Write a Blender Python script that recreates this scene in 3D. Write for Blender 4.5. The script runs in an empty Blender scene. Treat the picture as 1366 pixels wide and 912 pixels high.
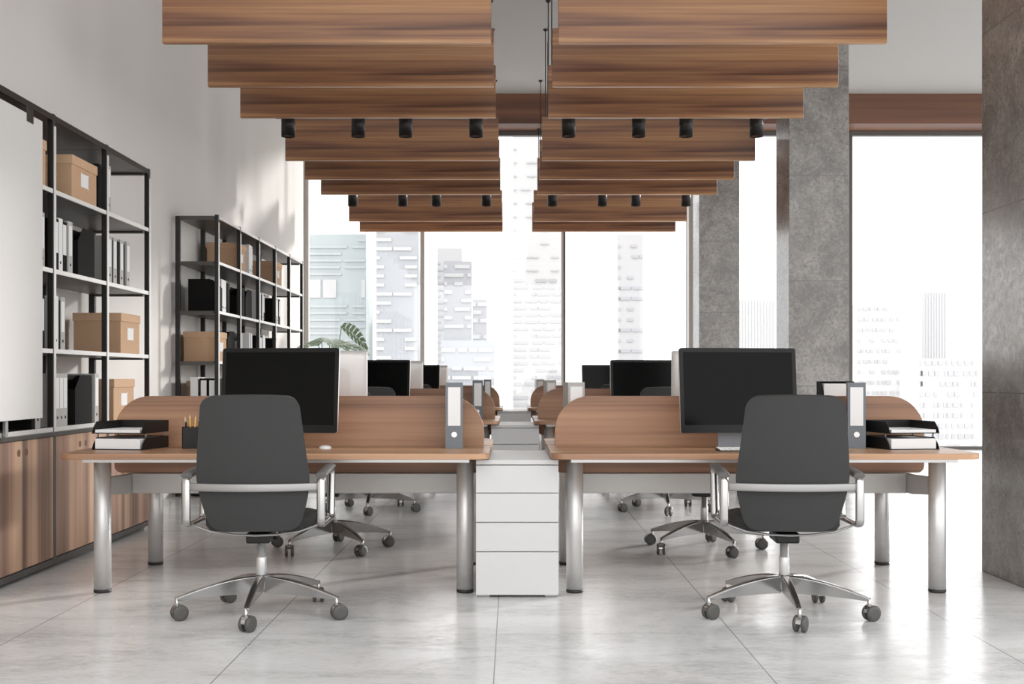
import bpy, bmesh, math, random
from mathutils import Vector, Matrix
random.seed(7)
PI = math.pi
C = bpy.context.scene.collection
scene = bpy.context.scene

# ------------------------------------------------------------------ materials
def new_mat(name):
    m = bpy.data.materials.new(name); m.use_nodes = True
    nt = m.node_tree
    return m, nt, nt.nodes['Principled BSDF']

def lin(h):
    h = h.lstrip('#')
    v = [int(h[i:i+2], 16)/255 for i in (0, 2, 4)]
    return tuple(((c/12.92) if c <= .04045 else ((c+.055)/1.055)**2.4) for c in v) + (1,)

def plain(name, col, rough=.5, metal=0, spec=.5, noise=0, nscale=20, bump=0, coat=0):
    m, nt, b = new_mat(name)
    c = lin(col)
    b.inputs['Base Color'].default_value = c
    b.inputs['Roughness'].default_value = rough
    b.inputs['Metallic'].default_value = metal
    b.inputs['Specular IOR Level'].default_value = spec
    b.inputs['Coat Weight'].default_value = coat
    if noise or bump:
        tc = nt.nodes.new('ShaderNodeTexCoord'); n = nt.nodes.new('ShaderNodeTexNoise')
        n.inputs['Scale'].default_value = nscale; n.inputs['Detail'].default_value = 5
        nt.links.new(tc.outputs['Object'], n.inputs['Vector'])
        if noise:
            mx = nt.nodes.new('ShaderNodeMix'); mx.data_type = 'RGBA'
            mx.inputs[6].default_value = tuple(x*(1-noise) for x in c[:3])+(1,)
            mx.inputs[7].default_value = tuple(min(1, x*(1+noise)) for x in c[:3])+(1,)
            nt.links.new(n.outputs['Fac'], mx.inputs[0]); nt.links.new(mx.outputs[2], b.inputs['Base Color'])
        if bump:
            bp = nt.nodes.new('ShaderNodeBump'); bp.inputs['Strength'].default_value = bump
            bp.inputs['Distance'].default_value = .002
            nt.links.new(n.outputs['Fac'], bp.inputs['Height']); nt.links.new(bp.outputs['Normal'], b.inputs['Normal'])
    return m

def wood(name, cols, axis='X', scale=1.0, rough=.42, seed=0.0, streak=.5, per_object=False, lo=.3, hi=.72):
    """grain running along one axis, with wide colour bands and fine streaks"""
    m, nt, b = new_mat(name); L = nt.links.new; N = nt.nodes.new
    tc = N('ShaderNodeTexCoord'); mp = N('ShaderNodeMapping')
    s = {'X': (.16, 2.2, 4.2), 'Z': (5.0, 5.0, .12)}[axis]
    mp.inputs['Scale'].default_value = tuple(v*scale for v in s)
    mp.inputs['Location'].default_value = (seed, seed*1.7, seed*.6)
    if per_object:
        oi = N('ShaderNodeObjectInfo'); va = N('ShaderNodeVectorMath'); va.operation = 'ADD'
        ml = N('ShaderNodeMath'); ml.operation = 'MULTIPLY'; ml.inputs[1].default_value = 13
        L(oi.outputs['Random'], ml.inputs[0]); L(tc.outputs['Object'], va.inputs[0]); L(ml.outputs[0], va.inputs[1])
        L(va.outputs[0], mp.inputs['Vector'])
    else:
        L(tc.outputs['Object'], mp.inputs['Vector'])
    n1 = N('ShaderNodeTexNoise'); n1.inputs['Scale'].default_value = 1.5; n1.inputs['Detail'].default_value = 3
    n1.inputs['Distortion'].default_value = .5
    L(mp.outputs[0], n1.inputs['Vector'])
    m2 = N('ShaderNodeMapping'); m2.inputs['Scale'].default_value = {'X': (1.3, 8, 9), 'Z': (9, 9, 1.2)}[axis]
    L(mp.outputs[0], m2.inputs['Vector'])
    n2 = N('ShaderNodeTexNoise'); n2.inputs['Scale'].default_value = 1.6; n2.inputs['Detail'].default_value = 6
    n2.inputs['Roughness'].default_value = .65
    L(m2.outputs[0], n2.inputs['Vector'])
    mix = N('ShaderNodeMath'); mix.operation = 'MULTIPLY_ADD'
    mix.inputs[1].default_value = .35*streak; 
    L(n2.outputs['Fac'], mix.inputs[0]); 
    sb = N('ShaderNodeMath'); sb.operation = 'SUBTRACT'; sb.inputs[1].default_value = .175*streak
    L(n1.outputs['Fac'], sb.inputs[0]); L(sb.outputs[0], mix.inputs[2])
    cr = N('ShaderNodeValToRGB'); e = cr.color_ramp.elements
    k = len(cols)
    e[0].position = lo; e[0].color = lin(cols[0]); e[1].position = hi; e[1].color = lin(cols[-1])
    for i in range(1, k-1):
        q = e.new(lo+(hi-lo)*i/(k-1)); q.color = lin(cols[i])
    L(mix.outputs[0], cr.inputs['Fac']); L(cr.outputs['Color'], b.inputs['Base Color'])
    b.inputs['Roughness'].default_value = rough
    bp = N('ShaderNodeBump'); bp.inputs['Strength'].default_value = .08; bp.inputs['Distance'].default_value = .002
    L(n2.outputs['Fac'], bp.inputs['Height']); L(bp.outputs['Normal'], b.inputs['Normal'])
    return m

def stone(name, dark, mid, light, sx=1.0, rough=(.2, .4), joints=None, jcol='#5a5957', spec=.5, dirt=.35, stretch=(1, 1, 1), pits=0):
    """honed concrete-look stone, world-sized pattern, with thin joints: joints=[(axis, spacing, offset, width)]"""
    m, nt, b = new_mat(name); L = nt.links.new; N = nt.nodes.new
    geo = N('ShaderNodeNewGeometry')
    n1 = N('ShaderNodeTexNoise'); n1.inputs['Scale'].default_value = 1.1*sx; n1.inputs['Detail'].default_value = 7
    n1.inputs['Roughness'].default_value = .68; n1.inputs['Distortion'].default_value = .6
    n2 = N('ShaderNodeTexNoise'); n2.inputs['Scale'].default_value = 9*sx; n2.inputs['Detail'].default_value = 8
    n2.inputs['Roughness'].default_value = .75; n2.inputs['Distortion'].default_value = 1.2
    mp = N('ShaderNodeMapping'); mp.inputs['Scale'].default_value = stretch
    L(geo.outputs['Position'], mp.inputs['Vector'])
    for n in (n1, n2): L(mp.outputs[0], n.inputs['Vector'])
    mm = N('ShaderNodeMath'); mm.operation = 'MULTIPLY_ADD'; mm.inputs[1].default_value = dirt
    sb = N('ShaderNodeMath'); sb.operation = 'SUBTRACT'; sb.inputs[1].default_value = dirt*.5
    L(n1.outputs['Fac'], sb.inputs[0]); L(n2.outputs['Fac'], mm.inputs[0]); L(sb.outputs[0], mm.inputs[2])
    cr = N('ShaderNodeValToRGB'); e = cr.color_ramp.elements
    e[0].position = .32; e[0].color = lin(dark); e[1].position = .68; e[1].color = lin(light)
    q = e.new(.5); q.color = lin(mid)
    L(mm.outputs[0], cr.inputs['Fac'])
    col = cr.outputs['Color']
    n3 = N('ShaderNodeTexNoise'); n3.inputs['Scale'].default_value = 34; n3.inputs['Detail'].default_value = 3; n3.inputs['Distortion'].default_value = .8
    L(mp.outputs[0], n3.inputs['Vector'])
    m3 = N('ShaderNodeMapRange'); m3.inputs['From Min'].default_value = .58; m3.inputs['From Max'].default_value = .68
    m3.inputs['To Max'].default_value = pits
    L(n3.outputs['Fac'], m3.inputs['Value'])
    x3 = N('ShaderNodeMix'); x3.data_type = 'RGBA'; d3 = lin(dark); x3.inputs[7].default_value = (d3[0]*.6, d3[1]*.6, d3[2]*.6, 1)
    L(m3.outputs[0], x3.inputs[0]); L(col, x3.inputs[6]); col = x3.outputs[2]
    if joints:
        sep = N('ShaderNodeSeparateXYZ'); L(geo.outputs['Position'], sep.inputs[0]); tot = None
        for ax, sp, off, w in joints:
            a = N('ShaderNodeMath'); a.operation = 'SUBTRACT'; a.inputs[1].default_value = off - sp*50 - w/2*0
            L(sep.outputs[ax], a.inputs[0])
            mo = N('ShaderNodeMath'); mo.operation = 'MODULO'; mo.inputs[1].default_value = sp; L(a.outputs[0], mo.inputs[0])
            lt = N('ShaderNodeMath'); lt.operation = 'LESS_THAN'; lt.inputs[1].default_value = w; L(mo.outputs[0], lt.inputs[0])
            if tot is None: tot = lt.outputs[0]
            else:
                mxm = N('ShaderNodeMath'); mxm.operation = 'MAXIMUM'; L(tot, mxm.inputs[0]); L(lt.outputs[0], mxm.inputs[1]); tot = mxm.outputs[0]
        mx = N('ShaderNodeMix'); mx.data_type = 'RGBA'; mx.inputs[7].default_value = lin(jcol)
        L(tot, mx.inputs[0]); L(col, mx.inputs[6]); col = mx.outputs[2]
    L(col, b.inputs['Base Color'])
    mr = N('ShaderNodeMapRange'); mr.inputs['From Min'].default_value = .3; mr.inputs['From Max'].default_value = .7
    mr.inputs['To Min'].default_value = rough[1]; mr.inputs['To Max'].default_value = rough[0]
    L(n2.outputs['Fac'], mr.inputs['Value']); L(mr.outputs[0], b.inputs['Roughness'])
    b.inputs['Specular IOR Level'].default_value = spec
    return m

def pane_mat(name, tint=(1, 1, 1, 1), refl=.06):
    m, nt, b = new_mat(name); nt.nodes.remove(b)
    o = nt.nodes['Material Output']; t = nt.nodes.new('ShaderNodeBsdfTransparent'); g = nt.nodes.new('ShaderNodeBsdfGlossy')
    t.inputs[0].default_value = tint; g.inputs['Roughness'].default_value = .02
    mx = nt.nodes.new('ShaderNodeMixShader'); mx.inputs[0].default_value = refl
    nt.links.new(t.outputs[0], mx.inputs[1]); nt.links.new(g.outputs[0], mx.inputs[2]); nt.links.new(mx.outputs[0], o.inputs[0])
    return m

def hazy_tower_mat(name, col, k=.57):  # distance haze is put into the washed-out facade colours
    m = plain(name, col, .8)
    b = m.node_tree.nodes['Principled BSDF']; c = lin(col)
    b.inputs['Base Color'].default_value = (c[0]*k, c[1]*k, c[2]*k, 1)
    return m

M = dict(
    baffle=wood('walnut_baffle', ['#553728', '#7c5540', '#a1744f', '#c69d74'], 'X', 1.0, .34, 6.4, .9, lo=.34, hi=.68),
    beamwood=wood('walnut_beam', ['#54382b', '#6e4937', '#84593f'], 'X', .8, .45, 8.4, .6),
    desk=wood('oak_desk', ['#84614a', '#a0795d', '#b38b6b', '#c49f7d'], 'X', 1.3, .36, 5.3, .7, lo=.3, hi=.7),
    divider=wood('oak_divider', ['#6f5140', '#966f56', '#a77f63', '#b48f72'], 'X', 1.15, .45, 1.3, .7, lo=.3, hi=.68),
    cabinet=wood('walnut_cabinet', ['#6f5546', '#957360', '#b38e74', '#c6a489'], 'Z', .9, .42, 2.2, .7, True, lo=.33, hi=.66),
    wall=plain('white_plaster', '#d3cfcb', .85, noise=.012, nscale=3),
    ceiling=plain('ceiling_paint', '#bab9b7', .9),
    floor=stone('floor_tile', '#bebebf', '#d9d9d9', '#e2e2e3', 1.6, (.12, .30), [(0, 1.035, -.07, .005), (1, 2.07, 5.24, .002)], '#8f8e8e', .6, .9, (.7, 1.6, 1), pits=.22),
    column=stone('concrete_tile', '#625e5b', '#7b7672', '#938f8a', 2.0, (.12, .32), [(2, 1.03, 0.0, .007)], '#5b5855', .7, 1.0, pits=.5),
    black=plain('black_steel', '#242221', .4, .2),
    greyframe=plain('grey_frame', '#55524f', .35, .6),
    edge=plain('lit_edge_strip', '#d6d4d1', .35, .1),  # pale tone stands for light caught on room-side edges of shelves and posts
    board=plain('shelf_board', '#4c4947', .4),
    chrome=plain('polished_aluminium', '#b2b1b0', .2, .95),
    satin=plain('satin_aluminium', '#999897', .42, .8),
    legmetal=plain('leg_aluminium', '#d2d1d0', .38, .55),
    greymetal=plain('grey_lacquer_metal', '#b9b7b4', .4, .25),
    rubber=plain('black_rubber', '#242323', .55),
    wheel=plain('wheel_plastic', '#4a4947', .45),
    fabric=plain('charcoal_fabric', '#3c3c3c', .9, noise=.06, nscale=260, bump=.35, spec=.25),
    padgrey=plain('arm_pad', '#5e5d5c', .55),
    seat=plain('seat_fabric', '#302f2f', .85, noise=.08, nscale=200, bump=.3),
    plastic=plain('black_plastic', '#181717', .4, spec=.3),
    screen=plain('screen_glass', '#060606', .14, spec=.10),
    bezel=plain('screen_bezel', '#141414', .3, spec=.2),
    silver=plain('monitor_shell', '#cbc8c6', .42, .35),
    white=plain('white_lacquer', '#c9c9c9', .42),
    boardwhite=plain('board_white', '#c6c4c2', .6), standgrey=plain('stand_grey', '#838388', .45, .2),
    whitep=plain('white_plastic', '#e6e5e3', .4),
    paper=plain('paper', '#e0e0e0', .9),
    bindergrey=plain('slate_board', '#6c7278', .6, noise=.03, nscale=80),
    bindersilver=plain('grey_board', '#a8a6a3', .55),
    binderblack=plain('black_board', '#121111', .7, spec=.12),
    ring=plain('finger_ring', '#e4e4e4', .3, .3),
    kraft=plain('kraft_board', '#bd9a7b', .85, noise=.05, nscale=30),
    kraftlid=plain('kraft_lid', '#c4a182', .85, noise=.05, nscale=30),
    frame=plain('window_frame', '#b8b4b0', .5, 0),
    framedark=plain('window_frame_dark', '#5b5855', .45, .2),
    framelight=plain('window_reveal', '#c9c7c5', .5),
    glass=pane_mat('clear_pane'),
    leaf=plain('monstera_leaf', '#809474', .42, noise=.25, nscale=9),
    stem=plain('monstera_stem', '#7d8a66', .5),
    pot=plain('plant_pot', '#d3d0cb', .6),
    soil=plain('soil', '#3b2d24', .95),
    yellow=plain('pencil_yellow', '#e0b24c', .5),
    lime=plain('pencil_lime', '#c5c98b', .5),
    pink=plain('pencil_pink', '#c78f86', .5),
    tip=plain('pencil_wood', '#e3c79c', .7),
    lampin=plain('lamp_inner', '#6d4a35', .4, .4),
    t_teal=hazy_tower_mat('tower_teal', '#dfe9eb'), t_grey=hazy_tower_mat('tower_grey', '#dce0e6'), t_white=hazy_tower_mat('tower_white', '#fafafa'),
    t_pale=hazy_tower_mat('tower_pale', '#f4f4f6'), t_band=hazy_tower_mat('tower_band', '#e2e4e9'), t_dash=hazy_tower_mat('tower_dash', '#ffffff'),
    t_win=hazy_tower_mat('tower_window', '#dcdce0'), t_blue=hazy_tower_mat('tower_blue', '#e8f0f2'), t_line=hazy_tower_mat('tower_line', '#ebebee'),
)

# ------------------------------------------------------------------ mesh builder
class MB:
    def __init__(s): s.bm = bmesh.new()
    def box(s, x0, x1, y0, y1, z0, z1, mat=0, rot=None):
        vs = [s.bm.verts.new(p) for p in ((x0,y0,z0),(x1,y0,z0),(x1,y1,z0),(x0,y1,z0),(x0,y0,z1),(x1,y0,z1),(x1,y1,z1),(x0,y1,z1))]
        if rot:
            for v in vs: v.co = rot @ v.co
        for f in ((3,2,1,0),(4,5,6,7),(0,1,5,4),(1,2,6,5),(2,3,7,6),(3,0,4,7)):
            fc = s.bm.faces.new([vs[i] for i in f]); fc.material_index = mat
        return s
    def ring_loft(s, rings, cap=True, smooth=True):
        R = [[s.bm.verts.new(p) for p in r] for r in rings]; n = len(R[0])
        for a, b in zip(R, R[1:]):
            for i in range(n):
                f = s.bm.faces.new((a[i], a[(i+1) % n], b[(i+1) % n], b[i])); f.smooth = smooth
        if cap:
            s.bm.faces.new(list(reversed(R[0]))); s.bm.faces.new(R[-1])
        return s
    def lathe(s, prof, n=24, cx=0, cy=0, cz=0, axis='Z', cap=True, smooth=True):
        def P(r, h, a):
            if axis == 'Z': return (cx+r*math.cos(a), cy+r*math.sin(a), cz+h)
            if axis == 'X': return (cx+h, cy+r*math.cos(a), cz+r*math.sin(a))
            return (cx+r*math.sin(a), cy+h, cz+r*math.cos(a))
        return s.ring_loft([[P(r, h, 2*PI*i/n) for i in range(n)] for r, h in prof], cap, smooth)
    def cyl(s, r, z0, z1, n=24, cx=0, cy=0, axis='Z', cz=0): return s.lathe([(r, z0), (r, z1)], n, cx, cy, cz, axis)
    def sweep(s, pts, w, h, n=None, up=Vector((0,0,1)), closed=False, widths=None):
        """flat or round bar along points: w across, h along the local up; n=None -> rectangle, else ellipse"""
        pts = [Vector(p) for p in pts]; rings = []
        N_ = len(pts)
        for i, p in enumerate(pts):
            if closed: t = pts[(i+1) % N_]-pts[i-1]
            else: t = pts[min(i+1, N_-1)]-pts[max(i-1, 0)]
            t.normalize(); side = t.cross(up)
            if side.length < 1e-4: side = Vector((1,0,0))
            side.normalize(); u = side.cross(t).normalized()
            ww, hh = (w, h) if widths is None else widths[i]
            if n: rings.append([p+side*(ww/2*math.cos(2*PI*k/n))+u*(hh/2*math.sin(2*PI*k/n)) for k in range(n)])
            else:
                rings.append([p+side*a*ww/2+u*b*hh/2 for a, b in ((-1,-.7),(-.7,-1),(.7,-1),(1,-.7),(1,.7),(.7,1),(-.7,1),(-1,.7))])
        if closed: rings.append(rings[0]); return s.ring_loft(rings, False)
        return s.ring_loft(rings)
    def prism(s, poly, a0, a1, axis='Y', smooth=False):
        """poly of 2D points extruded along an axis: axis Y -> poly is (x,z); axis X -> (y,z); axis Z -> (x,y)"""
        def P(p, a):
            return {'Y': (p[0], a, p[1]), 'X': (a, p[0], p[1]), 'Z': (p[0], p[1], a)}[axis]
        A = [s.bm.verts.new(P(p, a0)) for p in poly]; B = [s.bm.verts.new(P(p, a1)) for p in poly]; n = len(poly)
        s.bm.faces.new(A); s.bm.faces.new(list(reversed(B)))
        for i in range(n):
            s.bm.faces.new((A[i], B[i], B[(i+1) % n], A[(i+1) % n]))
        return s
    def build(s, name, mat, parent=None, bevel=0, smooth=False, loc=None):
        bmesh.ops.recalc_face_normals(s.bm, faces=s.bm.faces)
        me = bpy.data.meshes.new(name); s.bm.to_mesh(me); s.bm.free()
        for m in (mat if isinstance(mat, (list, tuple)) else [mat]): me.materials.append(M[m])
        o = bpy.data.objects.new(name, me); C.objects.link(o)
        if parent: o.parent = parent
        if loc: o.location = loc
        if bevel:
            b = o.modifiers.new('bevel', 'BEVEL'); b.width = bevel; b.segments = 2; b.limit_method = 'ANGLE'; b.angle_limit = .7
        if smooth:
            for p in me.polygons: p.use_smooth = True
        return o

def rrect(x0, x1, z0, z1, r, n=8):
    """rounded rectangle; r = (bl, br, tr, tl)"""
    if not isinstance(r, tuple): r = (r,)*4
    pts = []
    for (cx, cz, rr, a0) in ((x0+r[0], z0+r[0], r[0], PI), (x1-r[1], z0+r[1], r[1], 1.5*PI), (x1-r[2], z1-r[2], r[2], 0), (x0+r[3], z1-r[3], r[3], .5*PI)):
        for i in range(n+1):
            a = a0+.5*PI*i/n; pts.append((cx+rr*math.cos(a), cz+rr*math.sin(a)))
    return pts

def empty(name, loc=(0,0,0), rz=0):
    o = bpy.data.objects.new(name, None); C.objects.link(o); o.location = loc; o.rotation_euler = (0,0,rz); o.empty_display_size = .05
    return o
def tag(o, label, cat, group=None, kind=None):
    if label: o['label'] = label
    if cat: o['category'] = cat
    if group: o['group'] = group
    if kind: o['kind'] = kind
    return o
def struct(o, label=None):
    o['kind'] = 'structure'
    if label: o['label'] = label
    return o
def dup(o, parent=None):
    kids = list(o.children); c = o.copy(); C.objects.link(c); c.parent = parent
    for k in kids: dup(k, c)
    return c

# ------------------------------------------------------------------ room constants
YB = 18.62; ZC = 5.38; XL = -3.2; XR = 9.4; Y0 = -2.0
struct(MB().box(XL-.2, XR, Y0, YB+.1, -.2, 0).build('floor', 'floor'), 'polished pale grey concrete tile floor with thin joints')
struct(MB().box(XL-.2, XR, 2.5, YB+.1, ZC, ZC+.2).build('ceiling', 'ceiling'), 'plain light grey ceiling')
struct(MB().box(XL-.2, XL, Y0, YB+.1, 0, ZC).build('wall_left', 'wall'), 'plain off-white plaster wall behind the shelving')
# beam above the windows
struct(MB().box(XL, XR, 18.02, YB+.1, 4.93, ZC).build('trim_1', 'beamwood', bevel=.004), 'dark walnut beam along the top of the windows')
# columns (concrete tile), left faces in one line
for i, (a, b) in enumerate(((6.2, 6.93), (11.75, 12.33), (17.4, 17.98))):
    struct(MB().box(2.714, 3.3, a, b, 0, ZC).build('wall_column_%d' % (i+1), 'column', bevel=.004),
           ('concrete tiled column nearest the camera at the right edge', 'concrete tiled column behind the right nearest desk', 'far concrete tiled column just before the windows')[i])
# windows: mullion positions
MX = [XL, -1.386, .797, 2.737, 5.24, 7.4, XR]
def window(i, a, b):
    root = empty('window_%d' % i, ((a+b)/2, YB, 0)); h = (b-a)/2
    w = .032
    f = MB()
    f.box(-h, h, -.06, .06, 0, .05).box(-h, h, -.06, .06, 4.86, 4.93)
    f.build('window_frame', 'framedark', root, .004)
    for s_ in (-1, 1):
        q = MB(); x = s_*(h-w/2)
        q.box(x-w/2, x+w/2, -.06, .06, .05, 4.86).build('mullion', 'frame' if i < 3 else 'framedark', root, .003)
    MB().box(-h+w, h-w, -.004, .004, .05, 4.86).build('window_pane', 'glass', root)
    struct(root, 'full-height glazed window bay in the back wall, bay %d from the left' % i)
for i in range(len(MX)-1): window(i+1, MX[i], MX[i+1])
struct(MB().box(XL, XL+.07, 18.45, 18.56, 0, 4.93).build('trim_2', 'frame', bevel=.003), 'vertical frame post in the far left corner')
struct(MB().box(2.70, 2.83, 18.3, 18.55, 0, 4.93).build('trim_3', 'frame', bevel=.003), 'grey vertical post beside the far column')

# ------------------------------------------------------------------ ceiling baffles
def baffle(cx, y, label, grp, zt=ZC):
    t = empty('ceiling_baffle', (cx, y, 3.354))
    MB().box(-1.1, 1.1, 0, .045, 0, .45).build('wood_panel', 'baffle', t, .004)
    for s_ in (-1, 1):
        r = MB().cyl(.0055, .45, zt-3.354, 8, s_*1.0, .022).build('suspension_rod', 'black', t)
        MB().lathe([(.006, zt-3.354-.03), (.03, zt-3.354-.012), (.03, zt-3.354)], 12, s_*1.0, .022).build('ceiling_mount', 'black', r)
    return tag(t, label, 'ceiling panel', grp)
BY = [8.02, 9.22, 10.32, 12.37, 13.55, 14.67, 17.2, 18.38-.2]
ORD = ['nearest', 'second', 'third', 'fourth', 'fifth', 'sixth', 'seventh', 'farthest']
b0 = None
BY[7] = 18.40
for side, cx in (('left', -1.24), ('right', 1.41)):
    for k, y in enumerate(BY):
        lab = 'walnut hanging ceiling panel, %s from the camera in the %s-hand row' % (ORD[k], side)
        if k == 7: baffle(cx, y, lab, 'wooden ceiling baffles hung over the desks', 4.93)
        elif b0 is None:
            b0 = baffle(cx, y, lab, 'wooden ceiling baffles hung over the desks')
        else:
            o = dup(b0); o.location = (cx, y, 3.354); o['label'] = lab
# ------------------------------------------------------------------ track lights
def track_light():
    t = empty('track_light')
    MB().box(-.96, .96, -.025, .025, .165, .195).build('rail', 'black', t, .003)
    for x in (-.842, -.207, .221, .86):
        l = MB().lathe([(.052, .015), (.062, .0), (.062, .165), (.058, .17)], 28, x, 0, 0, cap=False).build('lamp_cylinder', 'black', t)
        MB().lathe([(.052, .015), (.03, .09), (.001, .1)], 24, x, 0, 0, cap=False).build('lamp_reflector', 'lampin', l)
    for x in (-.9, .9):
        MB().cyl(.005, .195, ZC-3.298, 8, x, 0).build('suspension_rod', 'black', t)
    return t
tl = track_light(); first = True
for side, cx in (('left', -1.186), ('right', 1.355)):
    for nm, y in (('third and fourth', 10.87), ('sixth and seventh', 15.27)):
        o = tl if first else dup(tl); first = False
        o.location = (cx, y, 3.298)
        tag(o, 'black ceiling rail with four cylinder spotlights between the %s panels, %s row' % (nm, side), 'ceiling light', 'four-lamp spotlight rails')

# ------------------------------------------------------------------ bench desks
def bench():
    t = empty('bench_desk')
    hw = 1.075
    for s_ in (-1, 1):
        y0, y1 = (-.75, -.035) if s_ < 0 else (.035, .75)
        r = (.07, .07, .01, .01) if s_ < 0 else (.01, .01, .07, .07)
        tp = MB().prism(rrect(-hw, hw, y0, y1, r), .71, .74, 'Z').build('tabletop', 'desk', t, .003)
        u = MB()
        u.box(-hw+.1, hw-.1, s_*.66-.02, s_*.66+.02, .69, .71)
        u.box(-hw+.1, hw-.1, s_*.12-.02, s_*.12+.02, .69, .71)
        for q in (-1, 1): u.box(q*(hw-.125)-.025, q*(hw-.125)+.025, min(s_*.64, s_*.14), max(s_*.64, s_*.14), .69, .71)
        u.build('underframe', 'legmetal', t, .002)
    MB().prism(rrect(-1.033, 1.033, .586, 1.015, (.04, .04, .2, .2), 12), -.016, .016, 'Y').build('divider_panel', 'divider', t, .002)
    MB().box(-.93, .93, -.03, .03, .473, .584).build('centre_beam', 'greymetal', t, .004)
    for q in (-1, 1):
        x = q*.945
        MB().prism([(-.43, .503), (-.1, .475), (.1, .475), (.43, .503), (.43, .597), (.1, .583), (-.1, .583), (-.43, .597)], x-.015, x+.015, 'X').build('side_beam', 'greymetal', t, .004)
        for s_ in (-1, 1):
            l = MB().lathe([(.044, .018), (.044, .69)], 32, x, s_*.465).build('leg', 'legmetal', t)
            MB().lathe([(.040, 0), (.045, .004), (.045, .018)], 24, x, s_*.465).build('foot_cap', 'rubber', l)
    return t
BXS = {'left': -1.19, 'right': 1.272}; BYS = [6.72, 11.14, 15.56]; RN = ['nearest', 'middle', 'farthest']
bd = bench(); first = True
for side in ('left', 'right'):
    for k in range(3):
        o = bd if first else dup(bd); first = False
        o.location = (BXS[side], BYS[k], 0)
        tag(o, 'wooden bench desk with rounded divider and silver legs, %s in the %s row' % (RN[k], side), 'desk', 'double bench desks')

# ------------------------------------------------------------------ drawer pedestals
def pedestal():
    t = empty('drawer_pedestal')
    MB().box(-.205, .205, .02, .8, .02, .672).build('carcass', 'white', t, .002)
    MB().box(-.2095, .2095, .0, .8, .676, .70).build('top_panel', 'white', t, .002)
    for a, b in ((.534, .672), (.385, .529), (.236, .380), (.014, .231)):
        MB().box(-.2095, .2095, 0, .018, a, b).build('drawer_front', 'white', t, .0015)
    for x in (-.17, .17):
        for y in (.05, .75):
            MB().box(x-.03, x+.03, y-.03, y+.03, 0, .02).build('foot', 'satin' if y < .1 else 'rubber', t, .002)
    return t
pd = pedestal(); first = True
for k in range(3):
    o = pd if first else dup(pd); first = False
    o.location = (.0265, BYS[k]-.625, 0)
    tag(o, 'white drawer pedestal standing between the two %s bench desks' % RN[k], 'drawer unit', 'white drawer pedestals')

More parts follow.
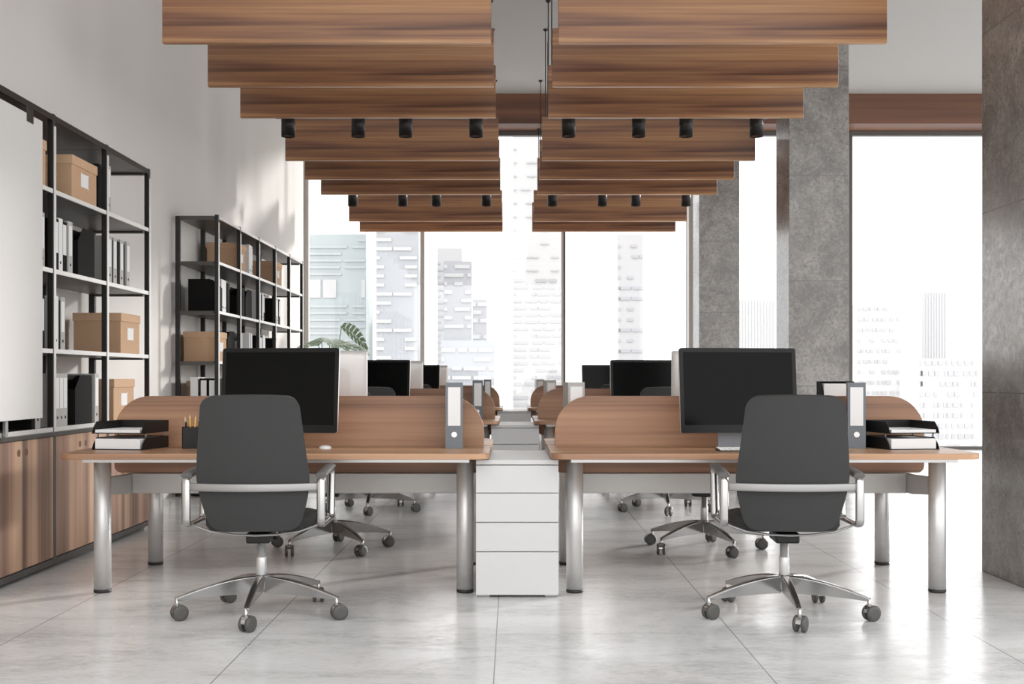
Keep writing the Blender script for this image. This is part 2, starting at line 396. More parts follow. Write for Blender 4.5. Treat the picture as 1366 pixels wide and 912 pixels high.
# ------------------------------------------------------------------ office chair
def chair():
    t = empty('office_chair')
    # base hub + five legs, first one pointing to -y
    MB().lathe([(.02, .115), (.03, .125), (.033, .185), (.028, .192)], 24).build('base_hub', 'chrome', t)
    for k in range(5):
        a = -PI/2+k*2*PI/5; ca, sa = math.cos(a), math.sin(a)
        rings = []
        for i in range(11):
            r = .02+(.385-.02)*i/10; u = (r-.02)/.365
            zt = .190-.082*u**1.7; h = .066*(1-u**1.6)+.018; w = .042*(1-u)+.026*u
            zb = zt-h
            pts = []
            for (b, z) in ((-.5, zb), (.5, zb), (.5, zt-.006), (.32, zt), (-.32, zt), (-.5, zt-.006)):
                ww = b*w*(.55 if z == zb else 1)
                pts.append((r*ca-ww*sa, r*sa+ww*ca, z))
            rings.append(pts)
        l = MB().ring_loft(rings, True, False).build('leg', 'chrome', t, .0015)
        # caster
        th = {0: -.5, 1: -1.15, 2: .1, 3: -.7, 4: -1.0}[k]
        cx, cy = .385*ca, .385*sa
        R_ = Matrix.Translation((cx, cy, 0)) @ Matrix.Rotation(th, 4, 'Z')
        cs = MB()
        cs.lathe([(.009, .05), (.009, .108)], 12)
        # hood: half-round shell over the axle
        n = 14; rr = .0375
        hood = [( .012+rr*.92*math.cos(q*PI/n+.15), .037+rr*math.sin(q*PI/n+.15)) for q in range(n)]
        hood += [( .012+(rr-.006)*.92*math.cos(q*PI/n+.15), .037+(rr-.006)*math.sin(q*PI/n+.15)) for q in range(n-1, -1, -1)]
        cs.prism(hood, -.016, .016, 'X')
        cs.bm.transform(R_)
        ca_ = cs.build('caster', 'chrome', l)
        w_ = MB()
        for s_ in (-1, 1):
            x0 = s_*.009; x1 = s_*.027
            w_.lathe([(.030, x0), (.0365, x0+s_*.003), (.0365, x1-s_*.004), (.032, x1), (.02, x1+s_*.001)], 24, 0, .012, .0365, 'X')
        w_.bm.transform(R_)
        w_.build('caster_wheel', 'wheel', l)
    col = MB().lathe([(.024, .13), (.024, .272), (.023, .276), (.0195, .277), (.0195, .36)], 24).build('gas_column', 'legmetal', t)
    m_ = MB().box(-.055, .055, -.10, .10, .350, .398); m_.lathe([(.017, .05), (.017, .075)], 16, 0, .04, .365, 'X')
    m_.build('tilt_mechanism', 'plastic', t, .008)
    # seat cushion
    rings = []
    for (ins, z) in ((.05, .402), (.012, .41), (0, .43), (0, .462), (.012, .482), (.05, .49), (.12, .492)):
        rings.append([(x, y, z+(-.02*max(0, y-.15)/.1 if z > .42 else 0)) for x, y in rrect(-.25+ins, .25-ins, -.125+ins, .28-ins, .09-ins*.4 if ins < .1 else .06, 6)])
    MB().ring_loft(rings).build('seat', 'seat', t)
    # backrest: curved shell
    nu, nv = 22, 34; zs = []; bm = bmesh.new(); G = []
    H0, H1 = .432, 1.03
    def yb(z):
        u = (z-H0)/(H1-H0)
        return -.175-.075*math.sin(min(1, u*1.6)*PI/2)-.10*max(0, u-.3)**1.1
    for j in range(nv+1):
        v = j/nv; z = H0+(H1-H0)*(.5-.5*math.cos(PI*v))
        u = (z-H0)/(H1-H0)
        if u < .42: hw = .196+.054*math.sin(u/.42*PI/2)
        else: hw = .25-.037*((u-.42)/.58)
        rc = .045
        if z > H1-rc: hw -= rc-math.sqrt(max(0, rc**2-(z-H1+rc)**2))
        if z < H0+rc: hw -= rc-math.sqrt(max(0, rc**2-(H0+rc-z)**2))
        row = []
        for i in range(nu+1):
            s_ = -1+2*i/nu; x = hw*math.sin(s_*PI/2)
            arch = .010*(1-(x/.25)**2)*(1 if u > .85 else -1.0 if u < .15 else 0)
            row.append(bm.verts.new((x, yb(z)+.045*(x/.25)**2, z+arch)))
        G.append(row)
    for j in range(nv):
        for i in range(nu):
            f = bm.faces.new((G[j][i], G[j][i+1], G[j+1][i+1], G[j+1][i])); f.smooth = True
    me = bpy.data.meshes.new('backrest'); bm.to_mesh(me); bm.free(); me.materials.append(M['fabric'])
    br = bpy.data.objects.new('backrest', me); C.objects.link(br); br.parent = t
    so = br.modifiers.new('s', 'SOLIDIFY'); so.thickness = .034; so.offset = 0
    bv = br.modifiers.new('b', 'BEVEL'); bv.width = .012; bv.segments = 3; bv.limit_method = 'ANGLE'; bv.angle_limit = 1.0
    # chrome bar round the back
    yq = yb(.62)-.03
    pts = [(-.30, -.19, .622), (-.275, -.205, .622)]
    for i in range(13):
        x = -.25+.5*i/12; pts.append((x, yq+.045*(x/.25)**2, .622))
    pts += [(.275, -.205, .622), (.30, -.19, .622)]
    MB().sweep(pts, .010, .036).build('back_bar', 'satin', t)
    # armrest loops
    for q in (-1, 1):
        X = q*.305; pr = []
        def corner(cy, cz, r, a0, a1, n=5):
            for i in range(n+1):
                a = a0+(a1-a0)*i/n; pr.append((X, cy+r*math.cos(a), cz+r*math.sin(a)))
        corner(-.17, .475, .03, 1.5*PI, PI)            # rear bottom
        corner(-.17, .635, .03, PI, .5*PI)              # rear top
        corner(.155, .650, .03, .5*PI, 0)
        corner(.125, .470, .03, 0, -.5*PI)
        arm = MB().sweep(pr, .034, .020, 8, up=Vector((1, 0, 0)), closed=True, widths=[(.020, .040)]*len(pr)).build('armrest', 'chrome', t)
        pad = MB().sweep([(X, -.195, .672), (X, -.17, .680), (X, 0, .688), (X, .15, .694), (X, .175, .688)], .052, .022, 10).build('arm_pad', 'padgrey', arm)
    # hoops under the seat carrying the arms
    hp = MB()
    for y in (-.15, .12):
        hp.sweep([(-.302, y, .452), (-.27, y, .437), (-.2, y, .412), (-.1, y, .398), (0, y, .394), (.1, y, .398), (.2, y, .412), (.27, y, .437), (.302, y, .452)], .016, .011, 10)
    hp.build('seat_frame', 'satin', t)
    return t
ch = chair(); first = True
def place_chair(x, y, rz, label, grp):
    global first
    o = ch if first else dup(ch); first = False
    o.location = (x, y, 0); o.rotation_euler = (0, 0, rz)
    tag(o, label, 'chair', grp); return o
DY = 1.07
for side, s_ in (('left', -1), ('right', 1)):
    cx = BXS[side]
    for k in range(3):
        place_chair(cx+.01, BYS[k]-DY, (.03, -.05)[s_ > 0], 'charcoal office chair, back to the camera, at the %s desk of the %s row' % (RN[k], side), 'charcoal swivel chairs')
        if k < 2:
            place_chair(cx+(.02 if s_ < 0 else -.02), BYS[k]+DY+.02, PI+(.02, -.3)[s_ > 0], 'charcoal office chair facing the camera behind the %s desk of the %s row' % (RN[k], side), 'charcoal swivel chairs')

# ------------------------------------------------------------------ monitors
def monitor():
    t = empty('computer_monitor')
    tilt = Matrix.Translation((0, 0, .31)) @ Matrix.Rotation(math.radians(-5), 4, 'X')
    W, H = .325, .226
    sh = MB(); rings = []
    for (y, ins) in ((-.006, 0), (.006, 0), (.016, .03), (.026, .10)):
        rings.append([(x, y, z) for x, z in rrect(-W+ins, W-ins, -H+ins, H-ins, .014 if ins < .02 else .05, 6)])
    sh.ring_loft(rings); sh.bm.transform(tilt); sh.build('monitor_shell', 'silver', t)
    bz = MB().prism(rrect(-W, W, -H, H, .014), -.0095, -.006, 'Y'); bz.bm.transform(tilt); bz.build('bezel', 'bezel', t)
    sc = MB().box(-W+.022, W-.022, -.0105, -.009, -H+.042, H-.022); sc.bm.transform(tilt); sc.build('screen', 'screen', t)
    st = MB()
    outer = [(-.06, 0), (.056, 0), (.062, .004), (.064, .02), (.058, .10), (.050, .20), (.046, .28)]
    inner = [(.038, .28), (.042, .20), (.048, .10), (.052, .02), (.046, .009), (-.06, .006)]
    st.prism(outer+inner, -.095, .095, 'X')
    st.build('stand', 'standgrey', t)
    return t
mo = monitor(); first_m = True
def place_monitor(x, y, rz, label):
    global first_m
    o = mo if first_m else dup(mo); first_m = False
    o.location = (x, y, .74); o.rotation_euler = (0, 0, rz)
    tag(o, label, 'computer monitor', 'desktop monitors')
for side, s_ in (('left', -1), ('right', 1)):
    for k in range(3):
        off = -.048 if s_ < 0 else -.065
        place_monitor(BXS[side]+off+.0, BYS[k]-.32, (-.16, .16)[s_ > 0], 'black monitor facing the camera on the %s desk of the %s row' % (RN[k], side))
        place_monitor(BXS[side]+(.015 if s_ < 0 else -.01), BYS[k]+.32, PI+(0.10, -.10)[s_ > 0], 'monitor seen from its silver back on the %s desk of the %s row' % (RN[k], side))

# ------------------------------------------------------------------ desk small things
def binder(cover='bindergrey', w=.092, d=.28, h=.352, hole='ring', label_h=.19, label=True):
    """lever-arch file, spine towards -y, base at z=0"""
    t = empty('ring_binder')
    b = MB().box(-w/2, w/2, -d/2, -d/2+.004, 0, h)
    b.box(-w/2, -w/2+.003, -d/2+.004, d/2, 0, h).box(w/2-.003, w/2, -d/2+.004, d/2, 0, h)
    b.build('cover', cover, t)
    MB().box(-w/2+.006, w/2-.006, -d/2+.03, d/2-.02, .006, h-.025).build('paper_block', 'paper', t)
    if label:
        MB().box(-w*.36, w*.36, -d/2-.0012, -d/2, h*.345, h*.345+label_h*1.08).build('spine_label', 'paper', t)
    rg = MB().lathe([(.015, -.003), (.015, 0)], 20, 0, -d/2, h*.21, 'Y') if hole == 'ring' else MB().lathe([(.009, -.0015), (.009, 0)], 14, 0, -d/2, h*.17, 'Y')
    rg.build('finger_ring', 'ring' if hole == 'ring' else 'binderblack', t)
    return t
def set_binder(proto, loc, rz, label, grp, state={}):
    if id(proto) in state: o = dup(proto)
    else: o = proto; state[id(proto)] = 1
    o.location = loc; o.rotation_euler = (0, 0, rz); tag(o, label, 'binder', grp); return o
bg = binder()
for side in ('left', 'right'):
    for k in range(3):
        x = -.314 if side == 'left' else 1.844; rz = .04 if side == 'left' else -.24
        if side == 'right' and k > 0: continue
        set_binder(bg, (x+(.03 if x > 0 else 0), BYS[k]-.18, .74), rz, 'slate grey ring binder standing upright on the near half of the %s desk, %s row' % (RN[k], side), 'grey ring binders on the desks')
bs = binder('bindersilver', .095)
for k in range(3):
    set_binder(bs, (.36, BYS[k]+.28, .74), .06, 'light grey ring binder standing behind the divider of the %s desk, right row' % RN[k], 'grey ring binders on the desks')

def letter_tray_stack():
    """two black letter trays one over the other, open towards -y"""
    t = empty('letter_tray')
    def tray(z, name):
        o = MB().box(-.14, .14, -.16, .16, z, z+.004)
        for q in (-1, 1):
            x = q*.138
            o.prism([(-.155, z), (.16, z), (.16, z+.062), (-.11, z+.062), (-.145, z+.03), (-.155, z+.01)], x-.002, x+.002, 'X')
        o.box(-.14, .14, .156, .16, z, z+.062)
        return o.build(name, 'plastic', t, .0015)
    tray(0, 'lower_tray'); tray(.085, 'upper_tray')
    MB().box(-.125, .125, -.148, .15, .005, .058).build('paper_stack', 'paper', t)
    MB().box(-.125, .125, -.148, .15, .090, .105).build('paper_stack', 'paper', t)
    for x in (-.12, .12):
        for y in (-.10, .12):
            MB().cyl(.004, .06, .086, 8, x+(.014 if x > 0 else -.014), y).build('riser_pin', 'satin', t)
    return t
lt = letter_tray_stack(); lt.location = (-2.04, 6.42, .74); lt.rotation_euler = (0, 0, -.16)
tag(lt, 'two stacked black letter trays of white paper at the left end of the left desk', 'letter tray')
l2 = dup(lt); l2.location = (2.085, 6.44, .74); l2.rotation_euler = (0, 0, .16)
tag(l2, 'two stacked black letter trays of white paper at the right end of the right desk', 'letter tray')

pc = empty('pencil_cup', (-1.712, 6.42, .74), .25)
q = MB(); rings = []
for (z, i) in ((0, .003), (.003, 0), (.115, 0), (.115, .003), (.01, .003)):
    rings.append([(x, y, z) for x, y in rrect(-.052+i, .052-i, -.052+i, .052-i, .008, 4)])
q.ring_loft(rings, True, False).build('cup', 'plastic', pc)
tag(pc, 'square black pencil cup on the left desk beside the paper trays', 'pencil cup')
for i, (x, y, dx, dy, L_, mt, nm, lab) in enumerate((
    (-.018, .0, -.020, .0, .168, 'lime', 'pencil', 'pale green pencil leaning to the left in the pencil cup'),
    (-.004, .01, -.010, .005, .176, 'yellow', 'pencil', 'orange-yellow pencil, tallest in the pencil cup'),
    (.010, -.005, .008, .0, .172, 'yellow', 'pencil', 'yellow pencil just right of the middle in the cup'),
    (.024, .008, .014, .004, .160, 'pink', 'pencil', 'pinkish pencil leaning to the right in the cup'),
    (-.026, -.012, -.006, -.006, .155, 'binderblack', 'pen', 'black pen at the left side of the pencil cup'),
    (.030, -.014, .010, -.005, .158, 'binderblack', 'pen', 'black pen at the right side of the pencil cup'))):
    r_ = Matrix.Rotation(.25, 3, 'Z'); p = r_ @ Vector((x, y, 0))
    o = empty(nm, (-1.712+p.x, 6.42+p.y, .744))
    o.rotation_euler = (-dy*6, dx*6, 0)
    MB().lathe([(.0046, 0), (.0046, L_-.018)], 6, smooth=False).build('barrel', mt, o)
    MB().lathe([(.0046, L_-.018), (.0012, L_-.004), (.0004, L_)], 6, smooth=False).build('point', 'tip' if nm == 'pencil' else 'satin', o)
    tag(o, lab, nm, 'pencils and pens in the cup')

ms = MB(); rings = []
for z, s_ in ((0, .9), (.004, 1), (.010, .98), (.016, .82), (.020, .5), (.021, .15)):
    rings.append([(.033*s_*math.cos(a*2*PI/24), .055*s_*math.sin(a*2*PI/24), z) for a in range(24)])
m_ = ms.ring_loft(rings).build('computer_mouse', 'whitep', None, loc=(-.985, 6.33, .74)); m_.rotation_euler = (0, 0, .2)
tag(m_, 'small white computer mouse on the left desk right of the chair', 'computer mouse')

kb = empty('keyboard', (1.275, 6.19, .74), .03)
MB().prism([(-.065, 0), (.065, 0), (.065, .014), (-.065, .006)], -.215, .215, 'X').build('keyboard_base', 'greyframe', kb, .002)
k0 = None
for r_ in range(5):
    for c_ in range(15):
        x = -.2+c_*.0286; y = -.051+r_*.0255; z = .0065+(y+.065)/.13*.008
        if k0 is None:
            k0 = MB().box(-.0125, .0125, -.0105, .0105, 0, .004).build('key', 'whitep', kb, .0012); k = k0
        else:
            k = k0.copy(); C.objects.link(k)
            k.parent = kb
        k.location = (x, y, z)
tag(kb, 'white computer keyboard under the monitor on the right desk', 'keyboard')

def magazine_file(mat='binderblack', w=.10, d=.26, h=.31, front=None):
    """tall document file, low cut corner at -y"""
    t = empty('magazine_file')
    b = MB(); prof = [(-d/2, 0), (d/2, 0), (d/2, h), (-d/2+.09, h), (-d/2, h-.085)]
    for x in (-w/2, w/2-.003): b.prism(prof, x, x+.003, 'X')
    b.box(-w/2+.003, w/2-.003, d/2-.003, d/2, 0, h).box(-w/2+.003, w/2-.003, -d/2, d/2-.003, 0, .003)
    b.box(-w/2+.003, w/2-.003, -d/2, -d/2+.003, .003, front or h-.087)
    b.build('file_body', mat, t)
    return t
mfw = magazine_file('binderblack', .19, .27, .356, .12); mfw.location = (1.90, 7.03, .74); mfw.rotation_euler = (0, 0, -.12)
pp = MB().box(-.085, .089, -.12, .12, .006, .342).build('paper_block', 'paper', mfw)
tag(mfw, 'wide black document holder of white papers behind the right nearest divider', 'document holder')

# ------------------------------------------------------------------ shelving along the left wall
def shelving(xf, xb, ys, zs, z0, name, label, top_rail=False):
    t = empty(name, (0, 0, 0))
    ztop = zs[-1]
    pw = .036
    for y in ys:
        p = MB().box(xf-.036, xf, y-pw/2, y+pw/2, z0, ztop+.012).build('front_post', 'black', t, .003)
        MB().box(xf, xf+.003, y-pw/2+.006, y+pw/2, z0, ztop-.06).build('post_lit_side', 'edge', p)  # pale strip paints the light falling on the post's room side
        MB().box(xb, xb+.045, y-pw/2, y+pw/2, z0, ztop).build('back_post', 'black', t, .003)
    for a, b in zip(ys, ys[1:]):
        for z in zs:
            top = z == ztop
            s_ = MB().box(xb+.01, xf-.012, a+pw/2*.2, b-pw/2*.2, z-.022, z).build('shelf_board', 'board', t)
            if not (top and top_rail):
                MB().box(xf-.012, xf-.002, a+pw/2, b-pw/2, z-.024, z+.002).build('edge_strip', 'edge', s_)  # light grey colour stands for light caught along the shelf front
            else:
                MB().box(xf-.012, xf-.002, a+pw/2, b-pw/2, z-.03, z+.006).build('edge_strip', 'black', s_)
    for y in (ys[0], ys[-1]):
        for z in zs: MB().box(xb+.045, xf-.045, y-.025, y+.02, z-.036, z+.0).build('end_rail', 'greyframe', t)
    return tag(t, label, 'shelving unit')
Z1 = [.803+.02, 1.285, 1.757, 2.227, 2.66]
U1 = [5.22, 6.15, 7.08, 8.01, 8.94]
t1 = shelving(-2.70, -3.15, U1, Z1, .8, 'shelving_unit', 'tall black open shelving on the wooden cabinets at the left', True)
U2 = [11.27, 12.18, 13.09, 14.0, 14.9, 15.8]
Z2 = [.06, .80, 1.27, 1.742, 2.207, 2.634]
t2 = shelving(-2.755, -3.16, U2, Z2, 0.0, 'shelving_unit', 'far black open shelving standing against the wall near the windows')

def cabinet(name_i, y0, y1, label):
    t = empty('storage_cabinet', (-2.925, (y0+y1)/2, 0)); h = (y1-y0)/2; 
    b = MB().box(-.225, .205, -h+.004, h-.004, .05, .775)
    b.build('carcass', 'greyframe', t)
    MB().box(-.225, .185, -h+.004, h-.004, 0, .05).build('plinth', 'greyframe', t)
    MB().box(-.225, .245, -h, h, .775, .80).build('top_board', 'greyframe', t, .002)
    f = MB().box(.205, .228, -h+.0, -h+.02, .02, .775).box(.205, .228, h-.02, h, .02, .775).box(.205, .228, -h+.02, h-.02, .02, .055)
    f.build('face_frame', 'greyframe', t, .002)
    for q in (-1, 1):
        a, c = (-h+.023, -.002) if q < 0 else (.002, h-.023)
        d = MB().box(.206, .226, a, c, .06, .771).build('door', 'cabinet', t, .0015)
        MB().lathe([(.020, .226), (.020, .2275), (.012, .2275), (.012, .2268)], 20, 0, q*.052, .705, 'X').build('handle', 'beamwood', d)
    return tag(t, label, 'cabinet', 'walnut cabinets under the shelving')
cabinet(0, 5.22, 6.15, 'walnut two-door cabinet nearest the camera, mostly out of the frame')
cabinet(1, 6.15, 7.08, 'walnut two-door cabinet below the white board at the left edge')
cabinet(2, 7.08, 8.01, 'walnut two-door cabinet whose round grips show left of the letter trays')
cabinet(3, 8.01, 8.94, 'walnut two-door cabinet farthest along the wall, seen under the left desk')

wb = empty('sliding_board', (-2.665, 6.1, .8))
MB().box(-.010, .012, -.78, .68, .09, 1.765).build('board_panel', 'boardwhite', wb, .002)
for y in (-.45, .26): MB().box(-.03, -.012, y-.015, y+.015, .0, .2).build('support_bracket', 'satin', wb, .002)
for y in (-.5, .5): MB().box(-.028, .016, y-.045, y+.045, 1.72, 1.80).build('top_clip', 'black', wb, .003)
tag(wb, 'plain white board hung in front of the left shelving', 'board')

# archive boxes, front face (label) towards +x
def archive_box(d=.33, w=.42, h=.29):
    t = empty('archive_box')
    MB().box(-d/2, d/2, -w/2, w/2, 0, h-.004).build('box_body', 'kraft', t, .003)
    MB().box(-d/2-.006, d/2+.006, -w/2-.006, w/2+.006, h-.058, h).build('box_lid', 'kraftlid', t, .003)
    l = MB().box(d/2, d/2+.002, -.065, .065, .10, .185).build('label_holder', 'paper', t)
    r = MB()
    for y in (-.065, .065):
        for z in (.10, .185): r.lathe([(.006, 0), (.005, .002), (.001, .003)], 8, d/2+.002, y, z, 'X')
    r.build('rivets', 'ring', l)
    return t
abp = {}
def put_box(y, z, xf, size, label, rz=0):
    if size not in abp: abp[size] = archive_box(*size); o = abp[size]
    else: o = dup(abp[size])
    o.location = (xf-size[0]/2-.01, y, z); o.rotation_euler = (0, 0, rz)
    tag(o, label, 'box', 'cardboard archive boxes')
A1 = -2.72
S = (.33, .44, .285)
put_box(7.66, Z1[3], A1, (.33, .44, .275), 'brown lidded archive box on the top left shelf, metal label holder in view')
put_box(6.80, Z1[3], A1, (.33, .44, .275), 'brown archive box on the top shelf, half hidden behind the white board')
put_box(8.58, Z1[1], A1, (.33, .42, .285), 'large brown archive box on the third-high shelf of the left shelving, at its far end')
put_box(8.44, Z1[0], A1, (.33, .44, .285), 'pale archive box on the lowest left shelf just above the desk divider')
A2 = -2.79
put_box(12.42, Z2[4], A2, (.31, .40, .285), 'brown archive box on the top of the far shelving, second bay')
put_box(14.36, Z2[4], A2, (.31, .44, .285), 'brown archive box on the top of the far shelving, fourth bay')
put_box(11.60, Z2[2], A2-.01, (.31, .40, .285), 'wide light brown archive box at the near end of the far shelving')
put_box(11.72, Z2[1], A2-.01, (.31, .40, .285), 'archive box just above the desk divider in the far shelving')

bk = binder('binderblack', .075, .28, .31, 'hole', .17)
bw = binder('bindersilver', .07, .28, .32, 'hole', .17)
bl = binder('paper', .07, .28, .32, 'hole', .17, label=False)
bplain = binder('binderblack', .05, .27, .30, 'hole', .17, label=False)
def row(xf, y, z, kinds, where, grp):
    """kinds: string of k/w/l/p, spines towards +x, placed one after the other away from the camera"""
    widths = {'k': .075, 'w': .07, 'l': .07, 'p': .05}
    names = {'k': 'white-labelled black binder', 'w': 'white-labelled grey binder', 'l': 'plain white binder', 'p': 'slim black binder'}
    protos = {'k': bk, 'w': bw, 'l': bl, 'p': bplain}
    n = len(kinds)
    pos = ['first', 'second', 'third', 'fourth', 'fifth', 'sixth', 'seventh']
    for i, c in enumerate(kinds):
        if c == ' ': y += .02; continue
        w = widths[c]; y += w/2+.002
        nth = '' if n == 1 else '%s from left ' % pos[i]
        set_binder(protos[c], (xf-.14-.004*((i*7) % 3), y, z), PI/2, '%s, %son %s' % (names[c], nth, where), grp)
        y += w/2+.002
mfp = magazine_file('binderblack', .10, .30); used = [False]
mfg = magazine_file('bindersilver'); usedg = [False]
def put_file(x, y, z, rz, label, grey=False, cat='magazine file'):
    pr, fl = (mfg, usedg) if grey else (mfp, used)
    o = pr if not fl[0] else dup(pr); fl[0] = True
    o.location = (x, y, z); o.rotation_euler = (0, 0, rz); tag(o, label, 'magazine file', 'magazine files on the shelves')
G1 = 'binders on the left shelving'; G2 = 'binders on the far shelving'
# near shelving
row(A1, 7.14, Z1[0], 'www', 'the lowest left shelf', G1)
put_file(-2.775, 7.63, Z1[0], 0, 'black magazine file with a cut corner on the lowest left shelf')
row(A1, 7.82, Z1[0], 'w', 'the lowest left shelf beyond the black magazine file', G1)
row(A1, 6.80, Z1[0], 'pw', 'the lowest left shelf beside the white board', G1)
row(A1, 7.12, Z1[1], 'lpw', 'the second left shelf beside the brown box', G1)
row(A1, 6.84, Z1[1], 'lk', 'the second left shelf beside the white board', G1)
row(A1, 7.12, Z1[2], 'klkw', 'the third left shelf', G1)
put_file(-2.775, 7.68, Z1[2], 0, 'black magazine file with a cut corner on the third left shelf')
row(A1, 6.84, Z1[2], 'kw', 'the third left shelf beside the white board', G1)
row(A1, 8.08, Z1[2], 'wpwpwpw', 'the third left shelf in the farthest bay', G1)
row(A1, 8.06, Z1[3], 'w', 'the top left shelf in the farthest bay', G1)
row(A1, 7.90, Z1[3], 'p', 'the top left shelf just beyond the brown box', G1)
# far shelving
put_file(-2.92, 11.42, Z2[3], PI/2, 'black magazine file, near end of the far shelving, middle height')
row(A2, 11.52, Z2[3], 'lll', 'the middle far shelf, first bay', G2)
row(A2, 11.78, Z2[3], 'pp', 'the middle far shelf after the white binders', G2)
put_file(-2.86, 12.45, Z2[3], 0, 'black magazine file in the second bay of the far shelving')
put_file(-2.86, 12.80, Z2[3], 0, 'black magazine file farther along in the second bay of the far shelving')
row(A2, 13.16, Z2[3], 'lplplk', 'the middle far shelf, third bay', G2)
row(A2, 14.12, Z2[3], 'kklkp', 'the middle far shelf, fourth bay', G2)
put_file(-2.86, 12.00, Z2[2], 0, 'black magazine file beside the wide box on the far shelving')
put_file(-2.86, 12.40, Z2[2], 0, 'grey magazine file, second bay of the far shelving', True)
row(A2, 12.72, Z2[2], 'lpl', 'the low far shelf, second far bay', G2)
row(A2, 13.2, Z2[2], 'kkkll', 'the low far shelf, third far bay', G2)
row(A2, 14.1, Z2[2], 'kk', 'the low far shelf, fourth far bay', G2)
row(A2, 12.72, Z2[4], 'llw', 'the top shelf of the far shelving', G2)
# two wide documents seen end-on at the near end, low
set_binder(bl, (-2.99, 11.42, Z2[1]), 0, 'white binder at the near end of the far shelving, low', G2)
row_b = set_binder(bk, (-2.90, 11.42, Z2[1]), 0, 'black ring binder beside a white one, near end of far shelving', G2)
row_b = set_binder(bk, (-2.82, 11.42, Z2[1]), 0, 'black ring binder nearest the room on the low shelf of the far shelving', G2)

# ------------------------------------------------------------------ monstera plant by the window
pl = empty('potted_plant', (-2.62, 17.5, 0))
MB().lathe([(.15, 0), (.19, .02), (.22, .42), (.205, .42), (.20, .36), (.001, .36)], 28).build('plant_pot', 'pot', pl)
MB().lathe([(.2, .36), (.001, .372)], 24, cap=False).build('soil', 'soil', pl)
def leaf_mesh(L_=.5, W_=.36):
    """split monstera leaf in its own plane: base at origin, tip along +x; lobes cut towards the midrib"""
    bm = bmesh.new(); n = 7
    for s_ in (-1, 1):
        for i in range(n):
            u0 = i/n; u1 = (i+.78)/n
            def half(u): return W_/2*math.sin(PI*min(1, (u*.92+.12)))**.7*(1-.25*u)
            mx = [u0*L_*.92, u1*L_*.92]
            sweep = .10*L_*(.6+u0)
            w0, w1 = half(u0), half(u1)
            pts = [(mx[0], .006*s_, 0)]
            for k in range(1, 5):
                f = k/4; pts.append((mx[0]+sweep*f**1.4, s_*w0*f, .0))
            pts.append((mx[1]+sweep*1.25, s_*(w0+w1)*.5, 0))
            for k in range(4, 0, -1):
                f = k/4*.94; pts.append((mx[1]+sweep*f**1.4, s_*w1*f, .0))
            pts.append((mx[1]+L_*.02, .006*s_, 0))
            V = [bm.verts.new((x, y, .25*abs(y)-.55*x*x/L_*.6-.9*y*y)) for x, y, z in pts]
            bm.faces.new(V if s_ > 0 else V[::-1])
        V = [bm.verts.new((x, y, .25*abs(y)-.33*x*x/L_-.9*y*y)) for x, y in ((-.01, 0), (0, s_*.012), (L_*.95, s_*.010), (L_*1.02, 0))]
        bm.faces.new(V if s_ < 0 else V[::-1])
    bmesh.ops.triangulate(bm, faces=bm.faces)
    me = bpy.data.meshes.new('leaf'); bm.to_mesh(me); bm.free(); me.materials.append(M['leaf']); return me
lm = leaf_mesh()
def leaf(base, tipdir, roll, sc=1.0):
    x = Vector(tipdir).normalized(); up = Vector((0, 0, 1)); y = up.cross(x).normalized(); z = x.cross(y)
    R = Matrix((x, y, z)).transposed().to_4x4() @ Matrix.Rotation(roll, 4, 'X')
    o = bpy.data.objects.new('leaf', lm); C.objects.link(o); o.parent = pl
    o.matrix_local = Matrix.Translation(base) @ R @ Matrix.Scale(sc, 4)
    so = o.modifiers.new('s', 'SOLIDIFY'); so.thickness = .003
    b = Vector(base)
    s0 = Vector((b.x*.12, b.y*.12, .37))
    mid = s0*.45+b*.55+Vector((-.05*x.x, 0, .08))
    pts = [s0*(1-f)**2+mid*2*f*(1-f)+b*f*f for f in [k/8 for k in range(9)]]
    MB().sweep(pts, .012, .012, 8).build('stem', 'stem', o.parent)
leaf((.14, -.05, 1.86), (.86, -.1, -.42), -.75, 1.0)
leaf((-.14, -.12, 1.62), (-.5, -.75, .1), .3, 1.0)
leaf((-.02, -.15, 1.66), (.3, -.9, .05), -.1, 1.0)
leaf((.08, -.05, 1.60), (.95, -.3, .0), .1, .95)
leaf((-.20, .0, 1.58), (-.6, -.7, .25), .2, .7)
leaf((.02, .10, 1.62), (.2, .8, .1), .0, .9)
leaf((.10, -.20, 1.35), (.6, -.7, .1), .1, .9)
leaf((-.10, -.15, 1.25), (-.5, -.8, .1), .1, .8)
tag(pl, 'green monstera plant with split leaves near the left window', 'plant')

# ------------------------------------------------------------------ city towers far outside
def tower(name, x0, x1, d, ztop, mat, label, zb=-45, depth=None):
    t = empty(name, ((x0+x1)/2, d, zb)); h = (x1-x0)/2; dp = depth or (x1-x0)
    MB().box(-h, h, 0, dp, 0, ztop-zb).build('facade', mat, t)
    tag(t, label, 'building', 'pale city towers outside the windows')
    return t, h
def strips(t, h, zb, zs, hh, mats, fracs, name='window_band', n_var=5, seg=(2, 4), seed=1):
    """horizontal window bands broken into random lengths; one mesh per band, a few variants shared"""
    rnd = random.Random(seed); var = []
    for v in range(n_var):
        q = MB(); x = -h+.1
        while x < h-.3:
            L_ = rnd.uniform(*seg)
            if rnd.random() < fracs: q.box(x, min(x+L_, h-.05), -.12, 0, 0, hh)
            x += L_*1.08+rnd.uniform(0, .3)
        q.box(-h+.05, -h+.3, -.12, 0, 0, hh)
        o = q.build(name, mats, t); var.append(o)
    for i, z in enumerate(zs):
        o = var[i] if i < n_var else var[rnd.randrange(n_var)].copy()
        if i >= n_var: C.objects.link(o); o.parent = t
        o.location = (0, 0, z-zb)
    for o in var[len(zs):]: bpy.data.objects.remove(o)
D = 100.; sc_ = 1600/D
def X(px, d=D): return (px-683)*d/1600
def Zp(py, d=D): return 1.12+(503-py)*d/1600
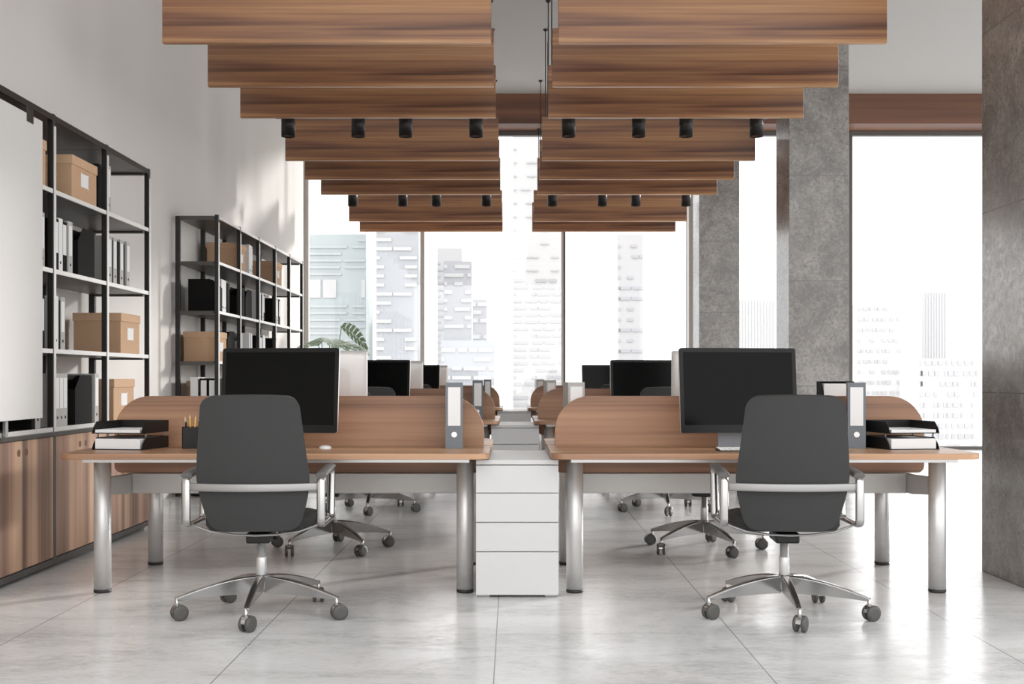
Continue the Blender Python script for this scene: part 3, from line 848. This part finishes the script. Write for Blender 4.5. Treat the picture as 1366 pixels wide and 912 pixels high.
def rng(y0, y1, step, d=D): 
    o = []; y = y0
    while y < y1: o.append(Zp(y, d)); y += step
    return o
t, h = tower('office_tower', X(408), X(488), D, Zp(312), 't_teal', 'pale blue-green tower seen through the leftmost window')
strips(t, h, -45, rng(322, 370, 9)+rng(410, 600, 9), .18, 't_blue', .9, seed=2)
strips(t, h, -45, [Zp(397)], 1.5, 't_white', .8, 'window', 1, (1, 1.6), 4)
t, h = tower('office_tower', X(509), X(562), D-4, Zp(250), 't_grey', 'grey tower with white dashes left of the first mullion')
strips(t, h, -45, rng(306, 600, 11.6), .26, 't_dash', .55, seed=5, seg=(.5, 1.6))
t, h = tower('office_tower', X(568), X(606), D+15, Zp(305), 't_pale', 'whitish striped tower right of the first mullion')
strips(t, h, -45, rng(330, 600, 10), .2, 't_band', .7, seed=6)
t, h = tower('office_tower', X(590), X(660), D-2, Zp(455), 't_grey', 'low grey dashed block in the second window bay', depth=1.5)
strips(t, h, -45, rng(470, 600, 12), .3, 't_dash', .6, seed=7, seg=(.6, 2.0))
t, h = tower('office_tower', X(590), X(628), D+2, Zp(345), 't_band', 'grey stepped tower in the second window bay', depth=3)
strips(t, h, -45, rng(355, 440, 11.6), .3, 't_dash', .55, seed=8, seg=(.5, 1.6))
t, h = tower('office_tower', X(612), X(646), D+11, Zp(388), 't_band', 'pale stepped tower behind the low dashed block')
strips(t, h, -45, rng(398, 600, 12), .35, 't_dash', .6, seed=9, seg=(.5, 1.6))
t, h = tower('office_tower', X(684), X(751), D, Zp(160), 't_white', 'tall white tower with fine window rows left of the second mullion')
strips(t, h, -45, rng(376, 600, 9.2), .24, 't_win', .75, seed=10, seg=(.3, 1.2))
strips(t, h, -45, rng(200, 372, 18), .12, 't_line', .5, seed=11, seg=(.3, .8))
t, h = tower('office_tower', X(824, 130), X(858, 130), 130, Zp(312, 130), 't_pale', 'very faint tower in the third window bay', -55)
strips(t, h, -55, rng(330, 620, 14, 130), .3, 't_band', .5, seed=12, seg=(.5, 1.6))
t, h = tower('office_tower', X(1143, 120), X(1203, 120), 120, Zp(406, 120), 't_white', 'pale tower with grey window rows at the left of the right window', -50)
strips(t, h, -50, rng(414, 620, 14, 120), .33, 't_win', .8, seed=13, seg=(.2, .55))
t, h = tower('office_tower', X(1206, 140), X(1222, 140), 140, Zp(425, 140), 't_pale', 'narrow plain tower between the two grey-windowed towers', -60)
t, h = tower('office_tower', X(1230, 125), X(1263, 125), 125, Zp(390, 125), 't_pale', 'ribbed tower in the middle of the right window', -50)
for k in range(9): MB().box(-h+.1+k*h*2/9, -h+.2+k*h*2/9, -.12, 0, 0, Zp(390, 125)+50).build('rib', 't_line', t)
t, h = tower('office_tower', X(1226, 112), X(1306, 112), 112, Zp(478, 112), 't_white', 'lower white block with window rows at the right of the right window', -50)
strips(t, h, -50, rng(487, 620, 14, 112), .45, 't_win', .7, seed=14, seg=(.2, .55))
t, h = tower('office_tower', X(985, 125), X(1034, 125), 125, Zp(400, 125), 't_white', 'faint ribbed tower between the two far concrete columns', -50)
for k in range(12): MB().box(-h+.1+k*h*2/12, -h+.16+k*h*2/12, -.12, 0, 0, Zp(400, 125)+50).build('rib', 't_line', t)

# ------------------------------------------------------------------ light
w = bpy.data.worlds.new('World'); scene.world = w; w.use_nodes = True
nt = w.node_tree; bgn = nt.nodes['Background']
tc = nt.nodes.new('ShaderNodeTexCoord'); sp = nt.nodes.new('ShaderNodeSeparateXYZ'); cr = nt.nodes.new('ShaderNodeValToRGB')
mr = nt.nodes.new('ShaderNodeMapRange'); mr.inputs['From Min'].default_value = -1; mr.inputs['From Max'].default_value = 1
nt.links.new(tc.outputs['Generated'], sp.inputs[0]); nt.links.new(sp.outputs[2], mr.inputs['Value']); nt.links.new(mr.outputs[0], cr.inputs['Fac'])
e = cr.color_ramp.elements
e[0].position = .35; e[0].color = (.5, .49, .48, 1); e[1].position = .48; e[1].color = (1, 1, 1, 1)
nt.links.new(cr.outputs['Color'], bgn.inputs['Color']); bgn.inputs['Strength'].default_value = 1.35
s = bpy.data.lights.new('Sun', 'SUN'); s.energy = 1.7; s.angle = math.radians(6); s.color = (1, .975, .94)
so = bpy.data.objects.new('sun', s); C.objects.link(so)
so.rotation_euler = Vector((-1, -.9, -.30)).to_track_quat('-Z', 'Y').to_euler()

# ------------------------------------------------------------------ camera
cd = bpy.data.cameras.new('Camera'); co = bpy.data.objects.new('camera', cd); C.objects.link(co)
co.location = (0, 0, 1.12); co.rotation_euler = (PI/2, 0, 0)
cd.sensor_width = 36; cd.lens = 1600/1366*36; cd.shift_y = 47/1366; cd.clip_end = 500
scene.camera = co
vs = scene.view_settings; vs.view_transform = 'Standard'; vs.look = 'None'; vs.gamma = 1; vs.exposure = 0.9; vs.use_curve_mapping = False
